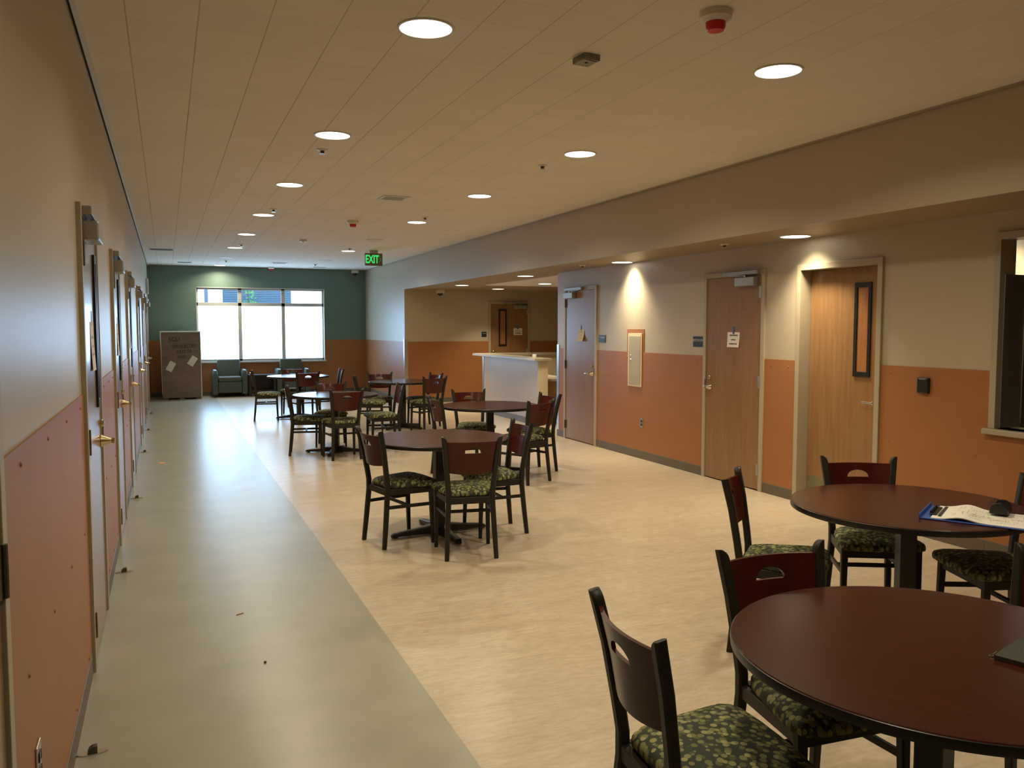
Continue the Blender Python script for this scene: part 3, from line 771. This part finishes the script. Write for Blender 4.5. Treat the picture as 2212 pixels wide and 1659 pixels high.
# exit sign
r = thing('exit_sign', 'hanging EXIT sign with green letters and right arrow', 'exit sign', (3.62, 15.5, ZC))
obj('canopy', box(BM(), -.075, .075, -.025, .025, -.055, 0, .004), 'aluminium', r)
obj('panel', box(BM(), -.167, .167, -.004, .004, -.285, -.055, .001), 'exit_panel', r)
M = Matrix.Translation((-.030, -.0052, -.172)) @ Matrix.Rotation(PI / 2, 4, 'X')
bm = text_bm('EXIT', .205, .0005, .006, M, .98, .62)
obj('lettering', bm, 'exit_green', r)
bm = BM()
for s in (-1, 1): bar(bm, [(.105, -.0052, -.172 + s * .042), (.145, -.0052, -.172)], .012, .001, (0, 1, 0) if False else None)
obj('arrow', bm, 'exit_faint', r)
# domes
def dome(x, y, z, label):
    r = thing('security_camera', label, 'security camera', (x, y, z), 0, 'dome cameras')
    obj('ceiling_mount', box(BM(), -.085, .085, -.06, .06, -.075, 0, .012), 'white_plastic', r)
    obj('dome', lathe(BM(), [(.055, -.074), (.052, -.098), (.035, -.122), (.010, -.132)], 24), 'dome_black', r, True)
dome(4.40, YB - .075, ZC - .01, 'white dome camera high in the far right corner of the green wall')
dome(5.44, YFAR - .09, ZS, 'white dome camera under the alcove soffit')

# ------------------------------------------------------------------ wall things
def frame_local(x, y, z, rot, name, label, cat, group=None): return thing(name, label, cat, (x, y, z), rot, group)
RW = PI / 2          # local +Y faces -X (into the hall from the right wall)
def sign(x, y, z, rot, w, h, label, txt=None, tsize=.03, lines=0):
    r = thing('room_sign', label, 'sign', (x, y, z), rot)
    obj('plate', box(BM(), -w / 2, w / 2, 0, .006, -h / 2, h / 2, .002), 'sign_black', r)
    if txt: obj('lettering', wall_text(txt, tsize, 0, .0068, h * .12), 'sign_text', r)
    if lines:
        bm = BM(); rnd = random.Random(5)
        for i in range(7): box(bm, -w * .35 + i * w * .1, -w * .35 + i * w * .1 + w * .06, .006, .0068, h * .12, h * .12 + .012)
        obj('lettering', bm, 'sign_text', r)
    return r
sign(XW - .0, 7.668, 1.461, RW, .2, .115, 'black RESTROOM sign left of the middle door', 'RESTROOM', .038)
sign(XW, 9.850, 1.464, RW, .19, .10, 'dark sign right of the alcove-corner door', None, lines=1)
sign(6.47, YFAR, 1.463, PI, .115, .115, 'small black sign left of the alcove door', None, lines=1)
def notice(x, y, z, rot, w, h, m, label, lines, tilt=0, bend=0):
    r = thing('paper_notice', label, 'notice', (x, y, z), rot)
    bm = BM(); n = 6; rings = []
    for i in range(n + 1):
        t = i / n; zz = h / 2 - t * h; o = .001 + bend * t * t; k = 1 - .04 * t
        rings.append([Vector((-w / 2 * k, o, zz)), Vector((w / 2 * k, o, zz)), Vector((w / 2 * k, o + .0008, zz)), Vector((-w / 2 * k, o + .0008, zz))])
    loft(bm, rings); obj('sheet', bm, m, r)
    obj('tape', box(BM(), -.016, .016, .0018, .0026, h / 2 - .02, h / 2 + .055), 'blue_tape', r)
    bm = BM(); rnd = random.Random(9)
    for (zz, ww, th) in lines:
        x0 = -ww * w / 2
        while x0 < ww * w / 2:
            l = .006 + rnd.random() * .016; t = .5 - zz / h; o = .0022 + bend * t * t
            box(bm, x0, min(x0 + l, ww * w / 2), o, o + .0004, zz - th / 2, zz + th / 2); x0 += l + .003
    obj('print', bm, 'ink' if m == 'white_paper' else 'pale_ink', r)
    return r
l3 = [(.045, .66, .013), (.0, .36, .011), (-.042, .62, .013)]
notice(XW - .012, 7.045, 1.490, RW, .20, .155, 'white_paper', 'white notice held by blue tape on the middle right door', l3, 0, .010)
notice(XW - .012, 10.445, 1.505, RW, .20, .165, 'cream_paper', 'cream curling notice taped to the alcove-corner door', l3, 0, .035)
notice(7.275, YFAR - .012, 1.520, PI, .215, .150, 'white_paper', 'white notice taped to the alcove door', [(.03, .8, .006), (.012, .8, .006), (-.006, .8, .006), (-.035, .66, .022)], 0, 0)
for i, c in enumerate(LEFT_DOORS[:3]):
    notice(XL + .012, c + .02, 1.52, -PI / 2, .20, .25, 'cream_paper', 'cream notice taped to the %s left door' % order[i], l3, 0, .008)
# access panel
r = thing('access_panel', 'pale metal access door set high in the orange wainscot', 'access panel', (XW - .007, 8.990, 1.212), RW)
obj('frame', box(BM(), -.164, .164, 0, .010, -.330, .330, .002), 'counter_inner', r); obj('hatch', box(BM(), -.135, .135, .010, .014, -.300, .300, .002), 'frame_paint', r)
for z in (.055, .0): pass
obj('lock', lathe(BM(), [(.016, .013), (.014, .018)], 16, Matrix.Translation((.095, 0, 0)) @ Matrix.Rotation(-PI / 2, 4, 'X')), 'steel', r, True)
obj('lock', lathe(BM(), [(.010, .013), (.008, .017)], 12, Matrix.Translation((.095, 0, .055)) @ Matrix.Rotation(-PI / 2, 4, 'X')), 'steel', r, True)
def outlet(x, y, z, rot, label, m):
    r = thing('power_outlet', label, 'outlet', (x, y, z), rot, 'steel outlets')
    obj('cover_plate', box(BM(), -.036, .036, 0, .006, -.058, .058, .002), m, r)
    for s in (-1, 1): obj('socket', box(BM(), -.017, .017, .006, .008, s * .021 - .014, s * .021 + .014, .003), 'black_plastic', r)
outlet(XW - .007, 8.82, .445, RW, 'steel outlet below the access panel', 'steel')
outlet(XL + .007, 2.55, .42, -PI / 2, 'steel outlet low on the nearest left wainscot', 'steel')
r = thing('card_reader', 'black card reader beside the recessed door', 'card reader', (XW - .007, 4.70, 1.172), RW)
obj('housing', box(BM(), -.053, .053, 0, .030, -.062, .062, .010), 'black_plastic', r); obj('indicator', box(BM(), -.03, .03, .029, .0312, .045, .052), 'grille_grey', r)
r = thing('wall_box', 'pale flat box high on the far left wall', 'wall box', (XL, 19.2, 2.48), -PI / 2)
obj('cover', box(BM(), -.16, .16, 0, .05, -.16, .16, .008), 'white_plastic', r)
# door stops on the floor
for i, y in enumerate((3.45, 5.994, 8.583, 11.756, 14.236, 16.98)):
    r = thing('door_stop', 'low metal floor stop in front of the %s left door' % ['first', 'second', 'third', 'fourth', 'fifth', 'sixth'][i], 'door stop', (-.295 if i else -.298, y, 0), math.radians(4), 'floor door stops')
    bm = BM(); pts = [(.055 * math.cos(a) , .019 * math.sin(a)) for a in [2 * PI * j / 24 for j in range(24)]]; prism(bm, pts, .0, .005); obj('plate', bm, 'nickel', r)
    bm = BM(); pr = [(-.018, .004), (.016, .004), (.016, .030), (.002, .030), (-.010, .024), (-.016, .014)]
    rings = [[Vector((x, y2, z)) for x, z in pr] for y2 in (-.014, .014)]; loft(bm, rings); obj('bumper', bm, 'bronze', r)
# scraps on the floor
tag(obj('tape_scrap', box(BM(), -.05, .05, -.022, .022, 0, .0012), 'yellow_tape', None, False, (5.30, 9.80, 0), .35), 'scrap of yellow tape on the floor by the right wall', 'tape')
tag(obj('tape_scrap', box(BM(), -.035, .035, -.05, .05, 0, .001), 'orange_tape', None, False, (-.078, 10.74, 0), .2), 'small orange tape mark on the grey floor strip', 'tape')
tag(obj('wood_splinter', box(BM(), -.022, .022, -.003, .003, 0, .004), 'board_wood', None, False, (.345, 4.854, 0), .5), 'tiny wood splinter on the grey floor strip', 'debris')
tag(obj('pebble', lathe(BM(), [(.003, 0), (.008, .004), (.004, .009)], 8), 'rubber', None, False, (.402, 4.089, 0)), 'tiny dark pebble on the grey floor strip', 'debris')

# ------------------------------------------------------------------ reception counter
r = thing('reception_counter', 'pale L-shaped reception counter with grey-blue top in the alcove', 'counter', (5.6, 12.42, 0))
def L(x0, x1, y0, y1, z0, z1, bev=0): return box(BM(), x0 - 5.6, x1 - 5.6, y0 - 12.42, y1 - 12.42, z0, z1, bev)
obj('front_panel', L(5.60, 5.765, 12.43, 15.0, 0, 1.068), 'counter_front', r)
obj('end_panel', L(5.604, 5.775, 12.415, 12.43, 0, 1.068), 'counter_inner', r)
obj('countertop', L(5.52, 5.83, 12.38, 15.36, 1.070, 1.113, .004), 'counter_top', r)
bm = BM(); box(bm, -.012, 0, .012, 2.58, 0, .10); obj('plinth', bm, 'base_vinyl', r)
bm = BM(); box(bm, -.006, .002, 2.51, 2.583, .10, 1.06); obj('corner_guard', bm, 'steel', r)
obj('rear_panel', L(5.765, 8.6, 15.06, 15.22, 0, 1.068), 'counter_inner', r)
obj('rear_countertop', L(5.83, 8.6, 15.0, 15.36, 1.070, 1.113, .004), 'counter_top', r)
obj('desk', L(5.775, 6.5, 12.75, 15.06, .705, .745, .003), 'counter_top', r)
obj('desk_side', L(5.785, 6.48, 12.80, 12.84, 0, .705), 'counter_wood', r)
r = thing('tape_roll', 'small white roll standing on the counter end', 'roll', (5.66, 12.70, 1.113))
obj('roll', lathe(BM(), [(.034, .0), (.036, .01), (.036, .05), (.033, .058)], 20), 'white_paper', r, True); obj('core', lathe(BM(), [(.015, .0581), (.015, .0592)], 16), 'carton', r)

# ------------------------------------------------------------------ far end: carton, armchairs, low table
r = thing('carton', 'tall brown carton in clear plastic wrap with handwriting and two white labels', 'carton', (.305, 20.13, 0))
bm = BM(); box(bm, -.405, .405, 0, .62, .03, 1.50, .012); obj('box', bm, 'carton', r)
for x in (-.34, .0, .34): obj('skid', box(BM(), x - .05, x + .05, .02, .6, 0, .03), 'carton', r)
bm = BM(); box(bm, -.435, .42, -.012, .63, 1.502, 1.532, .008)
pts = [(-.43, -.012, 1.52), (-.408, -.012, 1.52), (-.408, -.012, .35), (-.415, -.014, .8)]
loft(bm, [[Vector((-.435, -.004, 1.51)), Vector((-.408, -.004, 1.51)), Vector((-.408, .5, 1.51)), Vector((-.435, .5, 1.51))], [Vector((-.420, -.006, 1.1)), Vector((-.407, -.006, 1.1)), Vector((-.407, .5, 1.1)), Vector((-.420, .5, 1.1))], [Vector((-.411, -.004, .1)), Vector((-.4065, -.004, .1)), Vector((-.4065, .5, .1)), Vector((-.411, .5, .1))]])
loft(bm, [[Vector((.406, .004, 1.50)), Vector((.415, .004, 1.50)), Vector((.415, .5, 1.50)), Vector((.406, .5, 1.50))], [Vector((.406, -.004, .7)), Vector((.422, -.004, .7)), Vector((.422, .5, .7)), Vector((.406, .5, .7))], [Vector((.406, .0, .06)), Vector((.425, .0, .06)), Vector((.425, .5, .06)), Vector((.406, .5, .06))]])
obj('plastic_wrap', bm, 'plastic_film', r)
def flat_text(s, size, x, z, bold=0, sx=1.0, tilt=0, sp=1.0):
    M = Matrix.Translation((x, -.0012, z)) @ Matrix.Rotation(PI / 2, 4, 'X') @ Matrix.Rotation(tilt, 4, 'Z')
    return text_bm(s, size, .0006, bold, M, sp, sx)
for s, size, x, z, tl in (('SCU', .135, -.135, 1.345, .10), ('1M1030TBP', .115, .06, 1.190, .05), ('A522 5B', .10, .06, 1.075, .05), ('Wolf', .095, .0, .950, .06)):
    obj('handwriting', flat_text(s, size, x, z, 0, .92, tl), 'marker_ink', r)
for x, z, a in ((-.22, .745, .50), (.235, .860, .58)):
    M = Matrix.Translation((x, -.002, z)) @ Matrix.Rotation(a, 4, 'Y')
    obj('label_sheet', box(BM(), -.068, .068, -.0006, .0006, -.11, .11, 0, M), 'white_paper', r)

def armchair(x, y, label):
    r = thing('armchair', label, 'armchair', (x, y, 0), PI, 'green armchairs under the window')
    for s in (-1, 1):
        bm = BM(); a, b = sorted((s * .265, s * .385)); pr = []
        # side profile of the arm: extruded along y, rounded top
        sec = [(a, .07), (b, .07), (b, .56), (b - .012, .605), ((a + b) / 2 + .03, .632), ((a + b) / 2 - .03, .632), (a + .012, .605), (a, .56)]
        rings = []
        for yy, dz, k in ((-.27, 0, 1), (.18, 0, 1), (.235, -.015, .97), (.262, -.07, .9)):
            m = (a + b) / 2; rings.append([Vector((m + (px - m) * k, yy, pz + (dz if pz > .4 else 0))) for px, pz in sec])
        loft(bm, rings); obj('arm', bm, 'armchair_green', r, True)
    bm = BM(); box(bm, -.262, .262, -.10, .262, .10, .36, .02); obj('base', bm, 'armchair_green', r)
    bm = BM(); box(bm, -.258, .258, -.12, .272, .362, .475, .035, None, 4); obj('seat_cushion', bm, 'armchair_green', r, True)
    M = Matrix.Translation((0, -.20, .36)) @ Matrix.Rotation(.12, 4, 'X')
    bm = BM(); box(bm, -.258, .258, -.07, .06, -.20, .50, .03, M, 4); obj('backrest', bm, 'armchair_green', r, True)
    for sx in (-1, 1):
        for yy in (-.23, .21): obj('leg', bar(BM(), [(sx * .335, yy, .075), (sx * .335, yy, 0)], [.05, .032], [.05, .032]), 'dark_wood', r)
armchair(1.352, 20.60, 'dark green armchair left of the low dark table under the window')
armchair(2.79, 20.60, 'dark green armchair to the right under the window, partly hidden by dining chairs')
r = thing('side_table', 'low dark wood table between the two armchairs', 'low table', (2.072, 20.58, 0))
obj('tabletop', box(BM(), -.315, .315, -.25, .25, .475, .51, .004), 'dark_wood', r)
for sx in (-1, 1):
    for sy in (-1, 1): obj('leg', box(BM(), sx * .28 - .025, sx * .28 + .025, sy * .215 - .025, sy * .215 + .025, 0, .475, .003), 'dark_wood', r)
obj('shelf', box(BM(), -.26, .26, -.20, .20, .12, .145, .002), 'dark_wood', r); obj('back_panel', box(BM(), -.255, .255, .20, .215, .145, .475), 'dark_wood', r)

# ------------------------------------------------------------------ serving opening and what shows behind it
r = thing('window_2', 'metal-framed serving opening at the right edge of the right wall', 'serving opening', (XW, 0, 0), 0, None, 'structure')
bm = BM(); y0, y1, z0, z1 = PASS; t = .05
for (a, b, c, d) in ((y1 - t, y1, z0, z1), (y0, y0 + t, z0, z1), (y0 + t, y1 - t, z1 - t, z1)): box(bm, -.02, .135, a, b, c, d, .002)
obj('frame', bm, 'frame_paint', r)
obj('sill', box(BM(), -.055, .24, y0 - .05, y1 + .025, z0 - .04, z0, .006), 'frame_paint', r)
bm = BM(); box(bm, XW + .13, 8.6, 4.95, 4.97, 0, ZS); box(bm, 8.5, 8.6, 0.4, 4.95, 0, ZS); box(bm, XW + .13, 8.6, .3, .4, 0, ZS)
struct('wall_kitchen', bm, 'wall_paint', 'beige kitchen walls seen through the serving opening', 'wall')
g = thing('jamb_guard', 'tall brushed steel guard standing on the sill inside the serving opening', 'guard', (XW, PASS[1] - .05, PASS[2]))
obj('plate', box(BM(), .018, .225, -.014, -.001, .004, 1.08, .003), 'fridge_steel', g)
obj('edge', box(BM(), .219, .228, -.020, -.012, .03, 1.07, .003), 'nickel', g)  # brighter strip added to draw the highlight along the plate's rounded edge
r = thing('refrigerator', 'tall brushed steel cabinet behind the serving opening', 'refrigerator', (5.60, 4.22, 0))
obj('body', box(BM(), .0, .535, .28, .70, .06, 2.02, .006), 'fridge_steel', r)
for a in (.03, .45):
    for b in (.32, .62): obj('leg', box(BM(), a, a + .05, b, b + .05, 0, .06), 'black_plastic', r)
obj('edge_highlight', box(BM(), .520, .5365, .272, .281, .9, 1.9, .003), 'nickel', r)  # bright metal strip added as the highlight down the cabinet's edge
r = thing('oven', 'dark kitchen cabinet further inside the serving opening', 'cabinet', (6.2, 4.5, 0))
obj('body', box(BM(), .0, .8, .05, .42, .1, 1.98, .004), 'grille_grey', r); obj('door', box(BM(), .02, .78, .03, .05, .15, 1.93, .003), 'fridge_steel', r)
for a in (.04, .7): obj('leg', box(BM(), a, a + .05, .1, .15, 0, .1), 'black_plastic', r)
obj('control_panel', box(BM(), .10, .32, .024, .031, 1.1, 1.28), 'black_plastic', r)
downlight(6.70, 4.74, ZS, 'kitchen downlight hidden behind the serving opening', GS, True, 6, 100)

# ------------------------------------------------------------------ outside
tag(obj('outside_ground', box(BM(), -12, 18, YB + .3, 40, -.4, -.3), 'render_white'), 'pale ground outside the window', 'ground', kind='structure')
r = thing('louvre_screen', 'blue horizontal louvre screen outside behind the upper panes', 'louvre screen', (2.61, 27.0, -.07))
bm = BM()
for i in range(26): box(bm, -.94, 1.02, 0, .05, 1.55 + i * .055, 1.55 + i * .055 + .042)
obj('slats', bm, 'louvre_blue', r)
bm = BM(); box(bm, -.98, 1.06, .05, .10, -.3, 2.99); obj('backing', bm, 'louvre_blue', r)
tag(obj('light_pole', box(BM(), -.05, .05, -.05, .05, -.3, 4.2, .01), 'post_blue', None, False, (1.11, 26.0, 0)), 'blue post outside behind the upper left pane', 'post')
r = thing('garden_shrub', 'small green shrub outside in front of the louvres', 'shrub', (2.34, 26.6, 0))
obj('stem', bar(BM(), [(0, 0, -.3), (.03, 0, 1.4), (-.02, 0, 2.72)], .02, .02), 'bronze', r)
bm = BM(); rnd = random.Random(4)
for i in range(110):
    z = 1.6 + rnd.random() * 1.2; s = .10 + .22 * (2.9 - z) / 1.3
    c = Vector(((rnd.random() - .35) * 2 * s, (rnd.random() - .5) * .3, z)); a = rnd.random() * 6.28; u = Vector((math.cos(a), .3, math.sin(a) * .5)).normalized() * .055; w = u.cross(Vector((.2, 1, .3))).normalized() * .02
    q = [bm.verts.new(c - u), bm.verts.new(c + w), bm.verts.new(c + u), bm.verts.new(c - w)]; bm.faces.new(q)
o = obj('foliage', bm, 'leaf', r)

# ------------------------------------------------------------------ world, camera, view
w = bpy.data.worlds.new('World'); sc.world = w; w.use_nodes = True
bg = w.node_tree.nodes['Background']; bg.inputs[0].default_value = (.74, .92, 1.08, 1); bg.inputs[1].default_value = 3.5
cam = bpy.data.cameras.new('camera'); co = bpy.data.objects.new('camera', cam); C.objects.link(co)
cam.sensor_fit = 'HORIZONTAL'; cam.sensor_width = 36; cam.lens = 1803.566 / 2212 * 36; cam.clip_start = .05; cam.clip_end = 200
co.location = (0, 0, 1.617); co.rotation_euler = (math.radians(90 - 3.8826), 0, math.radians(-22.4807))
sc.camera = co
sc.view_settings.view_transform = 'Standard'; sc.view_settings.look = 'None'; sc.view_settings.gamma = 1; sc.view_settings.use_curve_mapping = False
sc.view_settings.exposure = 0
sc.cycles.use_denoising = True
